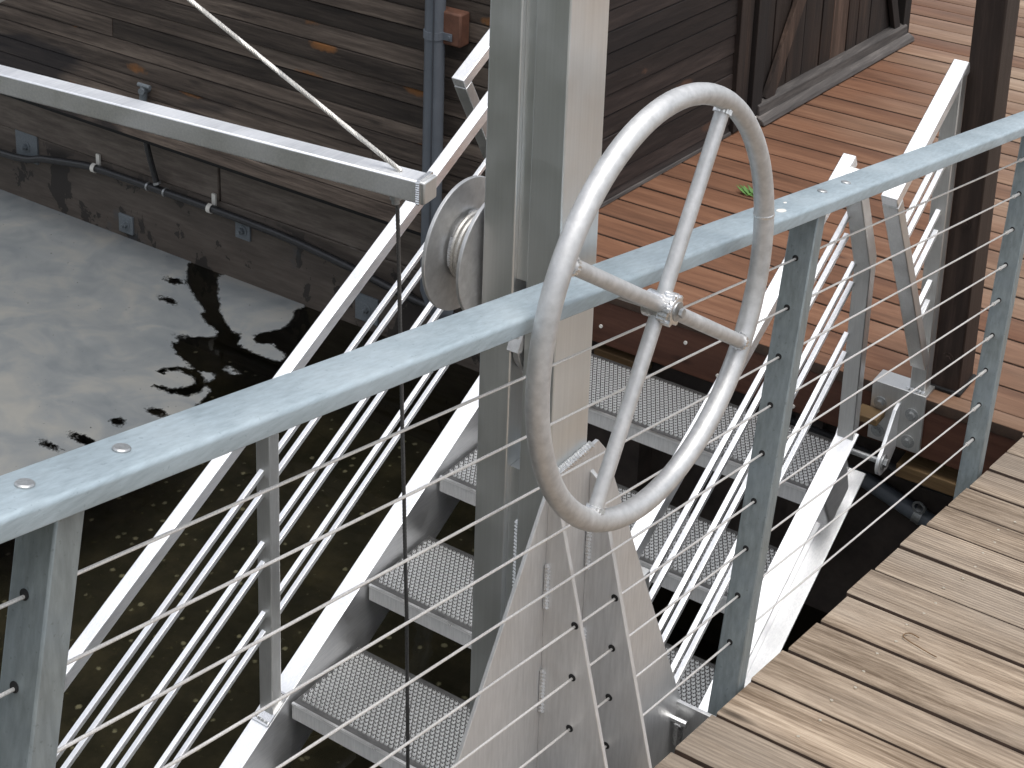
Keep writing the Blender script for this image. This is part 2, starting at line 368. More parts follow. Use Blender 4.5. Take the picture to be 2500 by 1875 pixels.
FILM = [(5.075, 9.0), (5.075, 5.05), (4.93, 4.91), (4.85, 4.8), (4.78, 4.65), (4.75, 4.66), (4.7, 4.57), (4.68, 4.49), (4.64, 4.46), (4.6, 4.53), (4.5, 4.58), (4.44, 4.49), (4.41, 4.37), (4.42, 4.26), (4.41, 4.24), (4.34, 4.25), (4.32, 4.19), (4.21, 4.16), (4.05, 4.13), (3.81, 4.14), (3.51, 4.21), (3.07, 4.35), (2.7, 4.7), (2.5, 5.4), (2.4, 9.0)]
BAY = [(5.075, 4.86), (4.92, 4.71), (4.8, 4.58), (4.72, 4.45), (4.73, 4.40), (4.65, 4.35), (4.64, 4.23), (4.65, 4.12), (4.70, 4.13), (4.74, 4.24), (4.70, 4.31), (4.76, 4.36), (4.86, 4.29), (4.94, 4.31), (5.01, 4.36), (5.075, 4.34)]
HOLES = [((4.893, 4.955), .026, .052), ((4.753, 4.848), .020, .058), ((4.088, 4.243), .022, .058), ((3.952, 4.315), .028, .036), ((3.79, 4.325), .024, .085), ((3.69, 4.395), .018, .06), ((4.56, 4.56), .02, .06)]
ISLES = [((4.483, 4.229), .017, .042), ((4.60, 3.985), .03, .05), ((4.50, 3.93), .015, .05)]
def seg_d(px, py, a, b):
    ax, ay = a; bx, by = b; dx, dy = bx-ax, by-ay
    t = max(0, min(1, ((px-ax)*dx+(py-ay)*dy)/(dx*dx+dy*dy))); return math.hypot(px-ax-t*dx, py-ay-t*dy)
def poly_sdf(px, py, poly):
    d_ = min(seg_d(px, py, poly[i-1], poly[i]) for i in range(len(poly))); ins = False
    for i in range(len(poly)):
        (x1, y1), (x2, y2) = poly[i-1], poly[i]
        if (y1 > py) != (y2 > py) and px < (x2-x1)*(py-y1)/(y2-y1)+x1: ins = not ins
    return d_ if ins else -d_
def film_sdf(px, py):
    if px > 5.04: px = 5.04                       # the film runs right up to the float beam
    s_ = max(poly_sdf(px, py, FILM), poly_sdf(px, py, BAY))
    for (cx, cy), rx, ry in HOLES: s_ = min(s_, (math.hypot((px-cx)/rx, (py-cy)/ry)-1)*min(rx, ry))
    # a broken ring of open water
    ang = math.atan2((px-4.30)/.078, (py-4.35)/.098); rr = math.hypot((px-4.30)/.078, (py-4.35)/.098)
    if not (-.9 < ang < -.1): s_ = min(s_, (abs(rr-1)-.23 - (.10 if ang > 2.4 or ang < -2.4 else 0) + .06*math.sin(ang*3))*.075)
    for (cx, cy), rx, ry in ISLES: s_ = max(s_, (1-math.hypot((px-cx)/rx, (py-cy)/ry))*min(rx, ry))
    return s_
mb = MB(); xs = [2.2 + .025*i for i in range(115)] + [5.075]; ys = [3.85 + .025*i for i in range(87)] + [6.05 + .2*i for i in range(15)]
sd = []
for x_ in xs:
    for y_ in ys: mb.v.append(V(x_, y_, .004)); sd.append(film_sdf(x_, y_))
ny = len(ys)
for i in range(len(xs)-1):
    for j in range(ny-1): mb.face([i*ny+j, (i+1)*ny+j, (i+1)*ny+j+1, i*ny+j+1])
fo = kind(mb.build('surface_film', M['film']), 'stuff'); tag(fo, 'grey dusty film floating on the water, torn open in dark ragged patches', 'scum film')
at = fo.data.attributes.new('sdf', 'FLOAT', 'POINT')
for i, q in enumerate(sd): at.data[i].value = q

# ------------------------------------------------------------------ near ramp with boards
mb = MB(); ug = 2.73 - .149*24; i = 0
while ug < 5.15:
    mb.cur = random.random(); w_ = .1365 + random.uniform(-.003, .0015); yj = 1.004 + random.uniform(-.006, .002); dz = random.uniform(-.002, .002); t_ = .038; c_ = .0032
    sec = [(0, -t_), (w_, -t_), (w_, -c_), (w_-c_*.35, -c_*.35), (w_-c_, 0), (c_, 0), (c_*.35, -c_*.35), (0, -c_)]
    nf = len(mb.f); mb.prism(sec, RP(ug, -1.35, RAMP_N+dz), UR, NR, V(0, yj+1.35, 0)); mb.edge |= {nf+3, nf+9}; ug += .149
rd = kind(mb.build('ramp_deck', M['ramp_wood']), 'structure'); rd.data.materials.append(M['edge_shade'])
mb = MB()
for y_ in (-1.25, -.3, .78):
    mb.prism([(0, -.27), (6.0, -.27), (6.0, -.045), (0, -.045)], RP(-.85, y_, RAMP_N), UR, NR, V(0, .15, 0))
mb.prism([(0, -.07), (6.0, -.07), (6.0, -.05), (0, -.05)], RP(-.85, -1.2, RAMP_N), UR, NR, V(0, 2.10, 0))  # thin panel added under the boards only to darken the gaps
kind(mb.build('ramp_beams_gap_panel', M['dark_timber']), 'structure')
mb = MB()   # screw heads in the ramp boards
ug = 2.73 - .149*10
while ug < 5:
    for y_ in (.86, .30, -.3):
        for q in (.035, .105): 
            c_ = RP(ug+q+random.uniform(-.008, .008), y_+random.uniform(-.012, .012), RAMP_N+.0005); mb.tube([c_-NR*.001, c_+NR*.0010], .0030, 8)
    ug += .149
kind(mb.build('ramp_screws', M['screw']), 'structure')

# ------------------------------------------------------------------ lower deck (red-brown), fascia and what is under it
mb = MB(); xg = XF
def bd(x0, x1, y0=-7.0, y1=2.86):
    mb.cur = random.random(); c_ = .003; dz = random.uniform(-.0015, .001)
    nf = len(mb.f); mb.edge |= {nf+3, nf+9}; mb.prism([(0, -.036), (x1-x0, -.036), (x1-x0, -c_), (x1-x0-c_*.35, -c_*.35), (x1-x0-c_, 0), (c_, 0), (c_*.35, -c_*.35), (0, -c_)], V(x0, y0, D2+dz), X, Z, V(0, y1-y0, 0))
bd(XF, 4.443)
xg = 4.448
while xg < 13:
    bd(xg, xg+.1345, -7, 2.86); xg += .1455
ld = kind(mb.build('lower_deck', M['deck_wood']), 'structure'); ld.data.materials.append(M['edge_shade'])
mb = MB(); mb.cur = .4; mb.box((XF+.003, -7, .765), (XF+.043, 2.86, .923))
kind(mb.build('deck_fascia', M['fascia_wood'], bevel=.003), 'structure')
mb = MB()
mb.box((4.46, -7, .60), (13, 2.86, .90)); mb.box((4.52, -7, -.3), (4.62, 2.86, .6))  # first box: solid dark filler added below the boards to keep gaps dark
for y_ in (1.05, 1.72, 2.35): mb.box((4.43, y_, .2), (4.52, y_+.09, .764))
kind(mb.build('deck_frame_gap_filler', M['dark_timber']), 'structure')
mb = MB()
for y_, z_ in ((2.49, .83), (2.06, .80), (1.80, .785), (2.18, .875), (1.72, .80)): mb.tube([(XF+.004, y_, z_), (XF-.002, y_, z_)], .006, 10)
kind(mb.build('fascia_screws', M['white_clip']), 'structure')
tb = tag(MB().box((4.38, 1.235, .672), (4.46, 1.46, .716)).build('timber_ledger', M['tan_timber'], bevel=.003), 'short raw tan timber fixed under the red deck edge', 'timber', 'timber ledgers under the red deck edge')
tb2 = tag(MB().box((4.39, 2.33, .70), (4.45, 2.52, .735)).build('timber_ledger', M['tan_timber'], bevel=.003), 'small tan timber showing in the gap above the top stair tread', 'timber', 'timber ledgers under the red deck edge')
dp = thing('drain_pipe', (4.5, 1.5, .52), 'grey plastic drain pipe with a strap, under the deck beside the stairs', 'pipe')
MB().tube([V(4.5, 2.2, .69), V(4.5, 1.62, .553), V(4.5, 1.38, .482), V(4.5, .6, .28)], .027, 16).build('pipe', M['pvc'], dp)
MB().tube([V(4.5, 1.424, .497), V(4.5, 1.400, .490)], .031, 18).build('strap', M['bolt'], dp)
mb = MB(); mb.tube([V(4.47, 1.405, .515) + V(0, .018*math.cos(t), .018*math.sin(t)+.02) for t in [i*.524 for i in range(12)]], .004, 6, closed=True); mb.build('strap_loop', M['bolt'], dp)
tag(MB().tube([V(4.44, 1.9, .70), V(4.42, 1.58, .69), V(4.42, 1.40, .655), V(4.42, 1.2, .66), V(4.42, .7, .62)], .014, 10).build('black_hose', M['hose']), 'thin black hose running under the red deck edge behind the guardrail', 'hose')

# ------------------------------------------------------------------ floating house
hs_ = thing('floating_house', (4.9, 2.836, 0), 'dark weathered plank house on a timber float at the water', 'house')
EDG = [.63, .706, .77, .834, .913, .997, 1.065, 1.151, 1.219, 1.302, 1.382]
while EDG[-1] < 4.4: EDG.append(EDG[-1] + random.uniform(.074, .086))
def planks(mb, o, ex, ey, length, z0, joints=2.2, fixed=None):
    for i in range(len(EDG)-1):
        if EDG[i] < z0-.001: continue
        t0 = 0; first = True
        while t0 < length-.01:
            ln = random.uniform(joints*.4, joints*1.2)
            if fixed and i in fixed and first: ln = fixed[i]
            first = False
            t1 = min(length, t0+ln); mb.cur = random.random(); pz = random.uniform(-.004, .003)
            h0, h1 = EDG[i]+.0035, EDG[i+1]-.0015
            mb.prism([(0, h0), (.024+pz, h0), (.021+pz, h1-.003), (.017+pz, h1), (0, h1)], o + ex*(t0+.001), ey, Z, ex*(t1-t0-.002)); t0 = t1
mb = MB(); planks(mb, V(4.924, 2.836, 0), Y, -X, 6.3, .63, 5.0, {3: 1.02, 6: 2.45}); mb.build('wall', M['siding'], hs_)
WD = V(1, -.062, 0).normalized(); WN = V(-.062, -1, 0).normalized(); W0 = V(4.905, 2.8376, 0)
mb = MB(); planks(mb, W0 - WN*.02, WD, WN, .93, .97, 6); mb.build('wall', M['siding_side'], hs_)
MB().prism([(0, .964), (.03, .964), (.024, .975), (.018, .998), (0, .998)], W0-WN*.02, WN, Z, WD*.925).build('base_board', M['siding_side'], hs_)
MB().prism([(0, .9625), (.008, .9625), (.006, .972), (0, .974)], W0+WN*.0105, WN, Z, WD*.92).build('worn_edge', M['sill_wood'], hs_)
MB().prism([(0, 0), (6.25, 0), (6.25, 3), (0, 3)], V(4.93, 2.87, .62), Y, X*.8, Z*3.8).build('wall_core', M['black'], hs_)
# corner boards, door frame, plank door, sill
mb = MB()
for t0, t1, pr in ((.925, .985, .022), (.99, 1.045, .012), (1.05, 1.135, .03), (2.46, 2.53, .03)):
    mb.cur = random.random(); mb.prism([(t0, .966), (t1, .966), (t1, 4.2), (t0, 4.2)], W0-WN*.02, WD, Z, WN*(.02+pr))
mb.build('door_frame', M['door_wood'], hs_, bevel=.003)
dr = MB()
t0 = 1.14
while t0 < 2.45:
    dr.cur = random.random(); w_ = random.uniform(.10, .16); t1 = min(t0+w_, 2.455)
    dr.prism([(t0+.002, 1.02), (t1-.003, 1.02), (t1-.003, 3.1), (t0+.002, 3.1)], W0-WN*.03, WD, Z, WN*(.03+random.uniform(-.004, .004))); t0 = t1
door = dr.build('door', M['door_wood'], hs_, bevel=.003)
def on_wall(t, z, out): return W0 + WD*t + V(0, 0, z) + WN*out
mb = MB(); mb.cur = .9; mb.bar(on_wall(1.20, 1.03, .016), on_wall(1.62, 1.75, .016), .022, .075, side=WN); mb.build('door_brace', M['door_wood'], door, bevel=.003)
mb = MB(); mb.cur = .3; mb.bar(on_wall(2.41, 1.03, .016), on_wall(2.10, 1.75, .016), .022, .055, side=WN); mb.build('door_brace', M['door_wood'], door, bevel=.003)
mb = MB(); mb.cur = .3; mb.prism([(0, .966), (.05, .966), (.044, 1.035), (.02, 1.045), (0, 1.045)], W0+WD*1.10-WN*.005, WN, Z, WD*1.39)
mb.cur = .9; mb.prism([(.0, .964), (.075, .964), (.068, .982), (.045, .995), (0, .995)], W0+WD*1.08+WN*.004, WN, Z, WD*1.42)
mb.build('door_sill', M['sill_wood'], hs_, bevel=.004)
# float beams under the water wall
mb = MB()
for y0, y1, z0, z1, xo in ((2.9, 4.829, .36, .60, .006), (4.836, 9.1, .36, .60, 0)):
    mb.cur = random.random(); mb.box((5.062+xo, y0, z0), (5.2, y1, z1))
mb.cur = .35; mb.box((5.075, 2.9, -.5), (5.25, 9.1, .354))
mb.build('float_beam', M['beam'], hs_, bevel=.006)
MB().box((4.93, 2.9, .60), (5.25, 9.1, .635)).build('float_shelf', M['black'], hs_)
for (y_, z_, sz) in ((6.08, .29, .075), (5.425, .075, .045), (4.70, .257, .042), (4.01, .10, .06)):
    pl = MB().box((5.065, y_-sz, z_-sz), (5.077, y_+sz, z_+sz)).build('bolt_plate', M['bolt_grey'], hs_, bevel=.002)
    mb = MB(); hexbolt(mb, V(5.065, y_, z_), (-1, 0, 0), .015, .014); mb.tube([(5.05, y_, z_), (5.035, y_, z_)], .008, 10); mb.build('plate_bolt', M['bolt_grey'], pl)

# things fixed to the house
hp = thing('float_hose', (5.03, 5.2, .33), 'long black water hose clipped along the float beam above the water', 'hose')
def smooth(pts, n=6):
    out = []
    for i in range(len(pts)-1):
        p0, p1, p2, p3 = (Vector(pts[max(0, min(len(pts)-1, j))]) for j in (i-1, i, i+1, i+2))
        for t in range(n):
            t = t/n; out.append(.5*((2*p1)+(p2-p0)*t+(2*p0-5*p1+4*p2-p3)*t*t+(3*p1-p0-3*p2+p3)*t**3))
    return out+[Vector(pts[-1])]
MB().tube(smooth([(5.035, 7.5, .24), (5.03, 6.23, .233), (5.03, 5.91, .284), (5.03, 5.687, .318), (5.03, 5.565, .330), (5.03, 5.212, .333), (5.03, 4.862, .334), (5.03, 4.414, .323), (5.03, 4.036, .287), (5.03, 3.7, .245), (5.03, 3.2, .22)]), .0175, 12).build('hose', M['hose'], hp)
MB().tube(smooth([(4.97, 5.205, .66), (5.0, 5.208, .58), (5.01, 5.20, .50), (5.02, 5.165, .36)]), .014, 10).build('riser', M['hose'], hp)
mb = MB(); mb.tube([(4.93, 5.08, .88), (4.85, 5.07, .88)], .016, 10); mb.tube([(4.87, 5.07, .90), (4.87, 5.085, .80)], .017, 10); mb.tube([(4.87, 5.083, .815), (4.87, 5.09, .78)], .024, 10); mb.tube([(4.865, 5.03, .905), (4.865, 5.10, .905)], .009, 8)
mb.build('tap', M['bolt_grey'], hp)
def clip(y_, z_):
    mb = MB(); a_ = [V(5.03-.021*math.sin(t), y_, z_-.021*math.cos(t)) for t in [i*math.pi/8 for i in range(9)]]
    for i in range(8): mb.bar(a_[i], a_[i+1], .022, .003)
    mb.box((5.0485, y_-.011, z_+.005), (5.058, y_+.011, z_+.06)); return mb
for y_, z_ in ((5.575, .330), (4.852, .334)): clip(y_, z_).build('hose_clip', M['white_clip'], hp)
for q0, q1, r0_ in (((5.03, 5.235, .333), (5.03, 5.225, .333), .021), ((5.03, 5.13, .333), (5.03, 5.12, .333), .021), ((5.02, 5.168, .375), (5.02, 5.165, .365), .018)): MB().tube([q0, q1], r0_, 14).build('hose_clamp', M['bolt'], hp)
cp = thing('wall_conduit', (4.84, 3.52, .42), 'grey upright plastic conduit strapped to the plank wall behind the hoist', 'pipe')
MB().tube([V(4.84, 3.52, 4.2), V(4.84, 3.52, .44), V(4.86, 3.50, .36), V(4.90, 3.48, .33)], .0385, 20).build('pipe', M['pvc'], cp)
MB().box((4.7995, 3.497, .45), (4.803, 3.502, 4.2)).build('seam', M['pvc_line'], cp)
MB().prism([(0, 0), (.115, 0), (.115, .13), (0, .13)], V(4.84, 3.405, 1.455), Y, Z, X*.06).build('wood_block', M['rust_wood'], cp, bevel=.008)
mb = MB(); a_ = [V(4.84-.041*math.sin(t), 3.52+.041*math.cos(t), 1.49) for t in [i*math.pi/10 for i in range(11)]]
for i in range(10): mb.bar(a_[i], a_[i+1], .03, .004, side=Z)
mb.bar(V(4.836, 3.482, 1.49), V(4.836, 3.44, 1.49), .028, .004, side=Z); mb.tube([(4.838, 3.452, 1.49), (4.83, 3.452, 1.49)], .007, 8); mb.build('strap', M['pvc'], cp)

tp = thing('timber_post', (4.5, 1.366, D2), 'square dark brown post standing on the red deck beside the stair head', 'post')
MB().box((4.449, 1.322, D2+.001), (4.572, 1.409, 4.6)).build('shaft', M['post_wood'], tp, bevel=.006)
MB().box((4.440, 1.314, D2+.001), (4.581, 1.417, D2+.012)).build('base_plate', M['black'], tp, bevel=.003)
for z_ in (1.07, 1.50): mb = MB(); hexbolt(mb, V(4.449, 1.365, z_), (-1, 0, 0), .010, .006); mb.build('bolt', M['post_wood'], tp)

# ------------------------------------------------------------------ guardrail on the ramp edge
gr = thing('ramp_guardrail', tuple(RP(2.6, 1.03, RAMP_N)), 'galvanised steel guardrail with flat top rail and wire cables along the ramp edge', 'guardrail')
y0, y1, n0, n1, c_ = .998, 1.064, -.706, -.683, .006
sec = [(y0, n0), (y1, n0), (y1, n1-c_), (y1-c_*.3, n1-c_*.3), (y1-c_, n1), (y0+c_, n1), (y0+c_*.55, n1-c_*.12), (y0+c_*.12, n1-c_*.55), (y0, n1-c_)]
MB().prism(sec, RP(-1.3, 0, 0), Y, NR, UR*6.2).build('top_rail', M['galv'], gr, bevel=.0012)
HN = [-.79-.0873*i for i in range(9)]
PU = (-.66, 1.0065, 2.6745, 4.0145)
for ur in PU:
    # channel post: web faces up the ramp (cable holes), flange faces the walkway
    t_ = .006; sec = [(0, 1.007), (.034, 1.007), (.034, 1.007+t_), (t_, 1.007+t_), (t_, 1.055-t_), (.034, 1.055-t_), (.034, 1.055), (0, 1.055)]
    po = MB().prism(sec, RP(ur, 0, -1.86), UR, Y, NR*(1.86-.7065)).build('post', M['galv_post'], gr, bevel=.0025)
    for h in HN: MB().tube([RP(ur+.003, 1.035, h), RP(ur-.0008, 1.035, h)], .0054, 16).build('cable_hole', M['black'], po)
for h in HN:
    mb = MB(); pts = [RP(PU[0], 1.035, h), RP(PU[1], 1.035, h-.002), RP(PU[2], 1.035, h-.0015), RP(PU[3]+.005, 1.035, h-.0015)]
    mb.tube(pts, .0019, 8); mb.tube([RP(PU[3]-.042, 1.035, h-.0015), RP(PU[3]+.003, 1.035, h-.0015)], .0034, 8); mb.tube([RP(PU[3]-.046, 1.035, h-.0015), RP(PU[3]-.040, 1.035, h-.0015)], .0046, 8)
    mb.build('cable', M['cable'], gr)
for ur in (.991, 1.104, 2.740, 2.847):
    mb = MB(); c0 = RP(ur, 1.033, n1); mb.tube([c0-NR*.002, c0+NR*.0015, c0+NR*.0028], [.0088, .0088, .0074], 24); mb.build('rail_bolt', M['bolt'], gr)
for ur, yy, a_, b_ in ((2.545, 1.022, .013, .007), (2.51, 1.036, .005, .003), (2.60, 1.040, .005, .0025)):
    MB().prism([(a_*math.cos(t), b_*math.sin(t)) for t in [i*math.pi/8 for i in range(16)]], RP(ur, yy, n1-.001), UR, Y, NR*.0016).build('paint_mark', M['white_clip'], gr)

# ------------------------------------------------------------------ boarding stairs
st = thing('boarding_stairs', (4.1, 2.12, .747), 'white aluminium stairs going down from the red deck into the water', 'stairs')
LEN0, LEN1 = 1.93, 4.235
def stringer(yin, sgn):
    t_ = .007; h1, h0, fl = .020, -.195, .062
    sec = [(0, h0), (sgn*fl, h0), (sgn*fl, h0+t_), (sgn*t_, h0+t_), (sgn*t_, h1-t_), (sgn*fl, h1-t_), (sgn*fl, h1), (0, h1)]
    p0 = SP(LEN0, yin, 0); p1 = SP(LEN1, yin, 0)
    return MB().prism(sec, p0, Y, NS, p1-p0)
stringer(1.590, -1).build('stringer', M['alum'], st, bevel=.0015); stringer(2.648, 1).build('stringer', M['alum'], st, bevel=.0015)
# one tread: perforated grip sheet on a channel
def tread_mesh():
    mb = MB(); y0, y1, dp_ = 1.599, 2.639, .292
    mb.box((0, y0, -.004), (dp_, y1, 0)); mb.box((0, y0, -.05), (.004, y1, -.0045)); mb.box((dp_-.004, y0, -.05), (dp_, y1, -.0045))
    row = 0; x_ = .030
    while x_ < dp_-.022:
        y_ = y0+.012 + (.00765 if row % 2 else 0)
        while y_ < y1-.010:
            n = 8; b = len(mb.v); mb.cur = .5; pr_ = [(.0060, 0), (.0042, .0048), (.0028, .0050), (.0024, .0006)]
            for r_2, z_ in pr_:
                for j in range(n): mb.v.append(V(x_+r_2*math.cos(j*math.pi/4), y_+r_2*math.sin(j*math.pi/4), z_))
            for q in range(3):
                mb.cur = .9 if q < 2 else .5
                for j in range(n): mb.face([b+q*n+j, b+q*n+(j+1) % n, b+(q+1)*n+(j+1) % n, b+(q+1)*n+j])
            y_ += .0153
        x_ += .0133; row += 1
    return mb
tm = tread_mesh(); tme = tm.mesh('tread'); tme.materials.append(M['tread'])
lip = MB().box((-.0035, 1.599, -.005), (.004, 2.639, .0025)); lme = lip.mesh('tread_lip'); lme.materials.append(M['lip'])
bme = MB().box((-.0012, 1.599, -.0505), (-.0002, 2.639, -.0055)).mesh('tread_front'); bme.materials.append(M['plate'])
for i in range(7):
    loc = V(4.043-.3428*i, 0, .7475-.1828*i) - st.location
    o = bpy.data.objects.new('tread', tme); C.objects.link(o); o.parent = st; o.location = loc
    for nm, me in (('nosing', lme), ('front_face', bme)):
        q = bpy.data.objects.new(nm, me); C.objects.link(q); q.parent = o
RT = [.708, .650, .512, .458, .316, .262]
for yc in (1.587, 2.683):
    hr = MB(); p0, p1 = SP(2.02, yc, .885-.0185), SP(4.10, yc, .885-.0185); hr.bar(p0, p1, .038, .037); hr.build('handrail', M['alum'], st, bevel=.003)
    yp = 1.560 if yc < 2 else 2.679
    for xp in (2.95, 2.10):
        z0 = SP(xp, 0, .024).z; z1 = SP(xp+.02, 0, .848).z
        MB().box((xp, yp-.024, z0-.01), (xp+.038, yp+.024, z1)).build('handrail_post', M['alum_post'], st, bevel=.003)
        mb = MB(); c0 = SP(xp+.018, yp, .021); mb.prism([(-.05, 0), (.05, 0), (.05, .005), (-.05, .005)], c0-Y*.03, US, NS, Y*.06); 
        for dx in (-.042, .042):
            for j in range(4): 
                c1 = c0+US*dx*(.9+.1*random.random())+Y*(-.02+.0135*j)+NS*.003; mb.tube([c1-Y*.006, c1+Y*.006], .0045, 6)
        mb.build('weld_base', M['weld'], st)
    # cranked end post by the hinge
    zb = SP(4.20, 0, .02).z
    MB().prism([(4.20, zb), (4.24, zb+.02), (4.24, 1.43), (4.085, 1.745), (4.045, 1.725), (4.20, 1.40)], V(0, yp-.025, 0), X, Z, Y*.05).build('end_post', M['alum_post'], st, bevel=.003)
    for h in RT:
        mb = MB(); mb.bar(SP(2.02, yc, h-.007), SP(4.13 if h > .6 else 4.205, yc, h-.007), .0145, .014); mb.build('mid_rail', M['alum'], st, bevel=.0015)
    # closed pocket under the stringer's top end
mb = MB(); mb.cur = .5; c0 = SP(4.02, 1.535, -.02)
mb.prism([(0.02, -.115), (.165, -.115), (.185, .03), (0.02, .03)], c0, US, NS, Y*.052); mb.build('end_gusset', M['alum'], st, bevel=.012, seg=4)

# ------------------------------------------------------------------ hinge brackets with guard frames on the deck edge
def guard(ys, sgn, label):
    yc = ys; g = thing('hinge_guard', (XF, yc, D2), label, 'guard frame', 'hinge guard frames at the stair head')
    ya, yb = (1.39, 1.553) if sgn < 0 else (2.677, 2.84)
    MB().prism([(4.366, .779), (4.376, .779), (4.376, .962), (4.442, .962), (4.442, .971), (4.366, .971)], V(0, ya, 0), X, Z, Y*(yb-ya)).build('mount_plate', M['alum_post'], g, bevel=.0015)
    for yy, zz in ((ya+.035, .90), (yb-.03, .904), (ya+.038, .81), (yb-.03, .812)):
        mb = MB(); hexbolt(mb, V(4.366, yy, zz), (-1, 0, 0), .0115, .011); mb.build('bolt', M['bolt'], g)
    for yl in ((1.462, 1.602) if sgn < 0 else (2.65, 2.74)):
        pts = [(4.366, .925), (4.366, .775), (4.31, .735)] + [(4.272+.040*math.cos(t), .775+.040*math.sin(t)) for t in [rad(x_) for x_ in range(-80, -251, -17)]] + [(4.335, .915)]
        MB().prism(pts, V(0, yl, 0), X, Z, Y*.011).build('hinge_lug', M['alum'], g, bevel=.0015)
    mb = MB(); y0_ = 1.47 if sgn < 0 else 2.63; mb.tube([(4.272, y0_-.02, .775), (4.272, y0_+.15, .775)], .009, 12); hexbolt(mb, V(4.272, y0_-.008, .775), (0, -1, 0), .013, .01); mb.build('hinge_pin', M['bolt'], g)
    if sgn < 0: MB().box((4.30, 1.505, .862), (4.3655, 1.578, .884)).build('wood_shim', M['tan_timber'], g, bevel=.003)
    p0 = MB().box((4.388, yc-.024, .9715), (4.432, yc+.024, 1.955)).build('post', M['alum_post'], g, bevel=.003)
    mb = MB()
    for j in range(5): mb.tube([(4.384, yc-.022+.011*j, .974), (4.376, yc-.018+.011*j, .974)], .005, 6)
    mb.build('weld', M['weld'], g)
    top, bot = V(4.45, yc, 1.968), V(3.985, yc, 1.968-.465*math.tan(SIG))
    MB().bar(bot, top, .046, .034).build('top_rail', M['alum'], g, bevel=.003)
    b0, b1 = V(4.008, yc, bot.z-.008), V(4.385, yc, 1.06)
    MB().bar(b0, b1, .046, .036).build('brace', M['alum_post'], g, bevel=.003)
    for z_ in (1.545, 1.482, 1.325, 1.262, 1.755, 1.69):
        # tube from the post down to the brace
        p_ = V(4.394, yc, z_); t = 0
        while t < 1:
            q = p_ - US*t; xb = b0.x + (b1.x-b0.x)*(q.z-b0.z)/(b1.z-b0.z)
            if q.x <= xb+.012: break
            t += .005
        if t > .03: MB().bar(p_ - US*t, p_, .0145, .014).build('mid_rail', M['alum'], g, bevel=.0015)
guard(1.425, -1, 'aluminium guard frame on a bolted hinge bracket, beside the brown post')
guard(2.806, 1, 'aluminium guard frame half hidden behind the hoist column, near the plank wall')

# ------------------------------------------------------------------ hoist column with hand wheel and drum
hc = thing('hand_hoist', (1.853, 1.155, 1.3), 'tall aluminium hoist column with a big hand wheel and cable drum', 'hoist')
MB().box((1.803, 1.095, 1.15), (1.903, 1.148, 4.15)).build('column_tube', M['column'], hc, bevel=.0025)
MB().box((1.803, 1.169, 1.15), (1.903, 1.222, 4.15)).build('column_tube', M['column'], hc, bevel=.0025)
MB().box((1.812, 1.1482, 2.47), (1.9, 1.1688, 4.15)).build('gap_plate', M['column'], hc)
MB().box((1.812, 1.1482, 1.15), (1.9, 1.1688, 2.17)).build('gap_plate', M['column'], hc)
mb = MB()
for z_ in [1.93+.006*i for i in range(26)]: mb.tube([(1.811, 1.1485, z_), (1.811, 1.1555, z_+.003)], .0035, 6)
mb.build('weld_seam', M['weld'], hc)
MB().box((1.8, 1.06, 4.15), (1.906, 1.25, 4.2)).build('arm_seat', M['column'], hc, bevel=.003)
MB().bar((1.80, .95, 4.23), (2.00, 2.30, 4.23), .08, .06, side=Z).build('jib_arm', M['column'], hc, bevel=.003)
# sheave in the gap
mb = MB(); mb.tube([(1.862, 1.1535, 2.375), (1.862, 1.164, 2.375)], .064, 40); mb.build('sheave', M['alum_tube'], hc, bevel=.001)
MB().prism([(0, 0), (.012, -.004), (.040, .065), (.036, .07)], V(1.79, 1.149, 2.368), X, Z, Y*.02).build('pawl', M['alum_tube'], hc, bevel=.001)
# foot plate, fins
MB().prism([(1.793, 2.186), (1.925, 2.186), (1.948, 2.16), (2.262, 1.50), (2.262, 1.20), (1.42, 1.20), (1.42, 1.60), (1.785, 2.165)], V(0, 1.0945, 0), X, Z, Y*-.006).build('foot_plate', M['plate'], hc, bevel=.001)
for x_, dx, sh in ((1.790, .008, 0), (1.904, .008, -.010)):
    dz = -.036*0 + (-.075 if sh else 0)
    z_d = CAM_Z - 1.565/math.cos(DEL) + math.tan(DEL)*x_ + .003
    r0 = V(0, 1.066+sh*1.3, 2.132+dz); r1 = V(0, .974+sh*1.3, 1.762+dz); sl_ = (r0.y-r1.y)/(r0.z-r1.z); yb = r1.y + (z_d-r1.z)*sl_
    pts = [(1.0885, 2.06+.16+dz), (1.0885, 1.22), (1.012, 1.22), (1.012, z_d), (yb, z_d), (r0.y+.018, r0.z+.075)]
    fi = MB().prism(pts, V(x_, 0, 0), Y, Z, X*dx).build('fin', M['plate'], hc, bevel=.001)
    # stitch welds along the fin root
    for z_ in (1.40, 1.60, 1.80, 1.98):
        mb = MB()
        for j in range(12): mb.tube([(x_-.001, 1.086, z_+.0062*j), (x_-.0015, 1.082, z_+.0062*j+.003)], .0042, 6)
        mb.build('stitch_weld', M['weld'], fi)
    for h in HN:
        c0 = RP((x_ - (O+NR*h).x)/UR.x, 1.035, h)
        if c0.y > r1.y+(c0.z-r1.z)*sl_+.006: MB().tube([c0-X*.0008, c0+X*.002], .0058, 14).build('cable_hole', M['black'], fi)
mb = MB()
for j in range(16): mb.tube([V(1.80+.0065*j, 1.0905, 2.186), V(1.803+.0065*j, 1.0865, 2.192)], .0065, 8)
mb.build('top_weld', M['weld'], hc)
MB().box((2.25, 1.004, 1.16), (2.258, 1.094, 1.50)).build('side_plate', M['plate'], hc, bevel=.001)
mb = MB(); mb.tube([(2.235, 1.075, 1.47), (2.235, 1.075, 1.43)], .009, 10); mb.tube([(2.235, 1.06, 1.475), (2.235, 1.09, 1.475)], .007, 8); mb.build('stud', M['weld'], hc)
